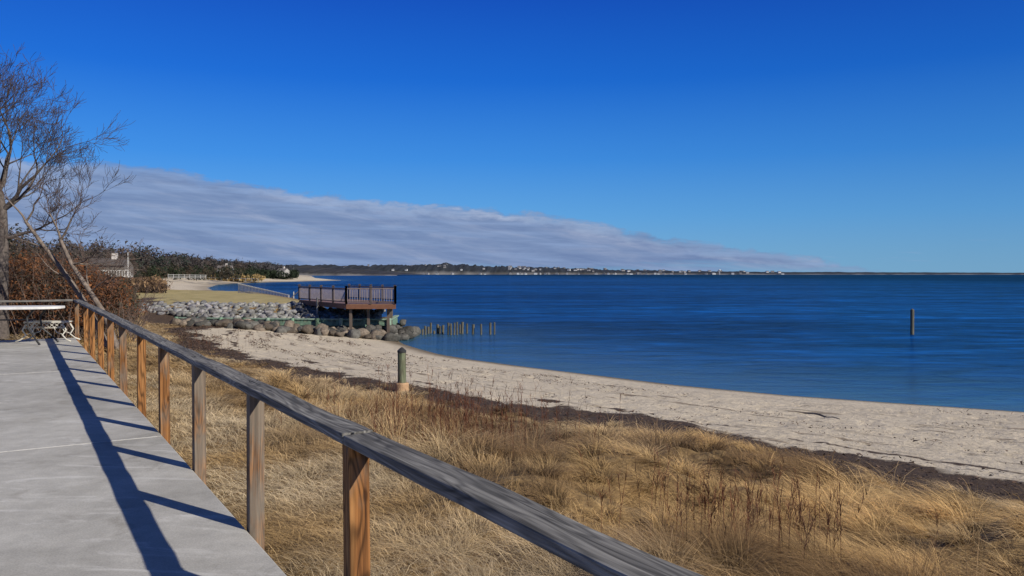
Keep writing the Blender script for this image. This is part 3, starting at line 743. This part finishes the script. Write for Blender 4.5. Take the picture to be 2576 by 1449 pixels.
# wrack flakes
n=80000
x=rng.uniform(-22,16,n*3); y=rng.uniform(6,47,n*3); z,D,_,DL,De=terrain(x,y)
t_=De+wobf(x,y)*.8-11.85
pr=np.exp(-(t_/.7)**2)*.85*(.3+.9*(fbm(x*.6,y*.6,31)>.42))
_,ssx=pdist(x,y,shore)
stt=fbm(ssx*.5,D*2.2,140); pr=np.maximum(pr,.45*(stt>.615)*(D>2.5)*(t_<0))
k=(rng.random(len(x))<pr)&(D>2)&(DL>4.5); x,y,z=x[k],y[k],z[k]; n=len(x)
p=np.stack([x,y,z+rng.uniform(.0,.08,n)],-1); sc=(.02+.035*rng.random(n))[:,None]*np.maximum(1,np.hypot(x,y)/24)[:,None]
a_=rng.normal(size=(n,3))*sc; a_[:,2]*=.45; b_=rng.normal(size=(n,3))*sc*.6; b_[:,2]*=.5
V=np.stack([p,p+a_,p+b_],1).reshape(-1,3); cc=np.repeat(np.array([.08,.052,.038])[None]*rng.uniform(.4,2.0,(n,1)),3,0)
mesh_np("seaweed_wrack",V,np.arange(len(V)).reshape(-1,3),m_leaf,cc)
b=MB(); pts=[]
for i in range(9):
    t=i/8; px=1985+t*130; yp=1036+t*24-8*math.sin(t*3.1); dep=3.55*F/(yp-688); X_=(px-1288)/F*dep; pts.append((X_,dep,zt(X_,dep)+.01))
b.tube(pts,[.01,.02,.025,.03,.03,.025,.02,.015,.008],8,(.2,.17,.14)); b.obj("driftwood",m_bark,smooth=True)

# ------------------------------------------------------------------ sky
wld=bpy.data.worlds.new("World"); S.world=wld; wld.use_nodes=True
class WN(NT):
    def __init__(s): s.t=wld.node_tree
W=WN(); t=W.t; bg=t.nodes["Background"]
tc=W.n('ShaderNodeTexCoord'); sx=W.n('ShaderNodeSeparateXYZ'); W.l(tc.outputs['Generated'],sx.inputs[0])
az=W.math('MULTIPLY',W.math('ARCTAN2',sx.outputs[0],sx.outputs[1]),57.2958)
el=W.math('MULTIPLY',W.math('ARCSINE',sx.outputs[2]),57.2958)
sky=W.n('ShaderNodeTexSky'); sky.sky_type='NISHITA'; sky.sun_disc=False
sky.sun_elevation=math.radians(31); sky.sun_rotation=math.radians(125)
grad=W.ramp(W.math('DIVIDE',el,90),[(0,(.20,.44,.68)),(.018,(.16,.41,.70)),(.045,(.10,.36,.75)),(.09,(.035,.25,.74)),(.15,(.002,.135,.64)),(.215,(0,.072,.50)),(.4,(.006,.05,.27)),(.65,(.05,.07,.13))])
dk_=W.ramp(W.math('MULTIPLY_ADD',az,1/120,c=.5),[(0,1.0),(.27,1.08),(.5,1.0),(.75,.86),(1,.8)])
grad=W.mix(1,grad,dk_,'MULTIPLY')
fc=W.n('ShaderNodeFloatCurve'); cm=fc.mapping; cv=cm.curves[0]
P_=[(-60,6.6),(-31,7.1),(-24,6.95),(-18,6.1),(-12,5.4),(-5.7,4.95),(.9,4.5),(5.5,3.75),(8.9,3.0),(15.7,1.85),(22,.85),(27,-.2),(60,-2)]
def fx(a): return (a+60)/120
def fy(e): return (e+3)/12
cv.points[0].location=(0,fy(6.6)); cv.points[1].location=(1,fy(-2))
for a_,e_ in P_[1:-1]: cv.points.new(fx(a_),fy(e_))
cm.update()
W.l(W.math('MULTIPLY_ADD',az,1/120,c=.5),fc.inputs['Value'])
bnd=W.math('SUBTRACT',W.math('MULTIPLY',fc.outputs[0],12),3)
def cxyz(a,b): 
    q=W.n('ShaderNodeCombineXYZ'); W.l(a,q.inputs[0]); W.l(b,q.inputs[1]); return q.outputs[0]
c1_=cxyz(W.math('ADD',W.math('MULTIPLY',az,.13),W.math('MULTIPLY',el,.12)),W.math('ADD',W.math('MULTIPLY',el,.75),W.math('MULTIPLY',az,.09)))
cn=W.noise(c1_,1.3,8,.62,.5); cn2=W.noise(c1_,.5,4,.5)
ce=W.noise(cxyz(W.math('MULTIPLY',az,.5),W.math('MULTIPLY',el,1.3)),1.0,7,.62,.3)
c2_=cxyz(W.math('MULTIPLY',az,.07),W.math('ADD',W.math('MULTIPLY',el,1.1),W.math('MULTIPLY',az,.03))); cn3=W.noise(c2_,1.2,6,.62)
dep=W.math('ADD',W.math('SUBTRACT',bnd,el),W.math('MULTIPLY',W.math('SUBTRACT',ce,.5),1.7))
mask=W.ramp(dep,[(0.0,0),(.3,.75),(.9,1.0)])
low=W.ramp(W.math('ADD',W.math('DIVIDE',el,1.6),W.math('MULTIPLY',W.math('SUBTRACT',cn3,.5),2.2)),[(.0,.35),(.4,1)])
mask=W.math('MULTIPLY',mask,low)
cc=W.ramp(cn,[(.3,(.135,.215,.42)),(.5,(.185,.27,.48)),(.72,(.30,.37,.56))])
rim=W.math('MULTIPLY',W.ramp(dep,[(.1,0),(.45,1),(.95,0)]),W.ramp(cn2,[(.4,.15),(.6,.9)]))
cc=W.mix(rim,cc,(.45,.495,.64))
cc=W.mix(W.ramp(cn3,[(.48,0),(.70,.75)]),cc,(.28,.40,.66))
cc=W.mix(W.ramp(cn3,[(.3,.6),(.45,0)]),cc,(.115,.185,.40))
full=W.mix(mask,grad,cc)
ws=W.math('MULTIPLY',W.ramp(W.noise(c2_,3.0,5,.6),[(.62,0),(.75,.4)]),W.ramp(W.math('DIVIDE',el,4),[(0,0),(.3,1),(.62,0)]))
full=W.mix(ws,full,(.33,.42,.66))
full10=W.mix(1,full,(10,10,10),'MULTIPLY')
fin=W.mix(.95,sky.outputs[0],full10)
W.l(fin,bg.inputs['Color']); bg.inputs['Strength'].default_value=.1

# ------------------------------------------------------------------ sun, camera
sd=bpy.data.lights.new("sun",'SUN'); sd.energy=5; sd.angle=math.radians(.53); sd.color=(1,.94,.83)
so=link(bpy.data.objects.new("sun",sd)); hv=Vector((.82,-.57,0)).normalized()*math.cos(math.radians(31)); v=Vector((hv.x,hv.y,math.sin(math.radians(31))))
so.rotation_euler=v.to_track_quat('Z','Y').to_euler()
cd=bpy.data.cameras.new("camera"); cd.sensor_width=36; cd.lens=36*F/2576; cd.clip_start=.05; cd.clip_end=100000
co=link(bpy.data.objects.new("camera",cd)); co.rotation_euler=(math.radians(90-1.045),0,0); S.camera=co
S.view_settings.view_transform='Standard'; S.view_settings.look='None'; S.view_settings.exposure=0
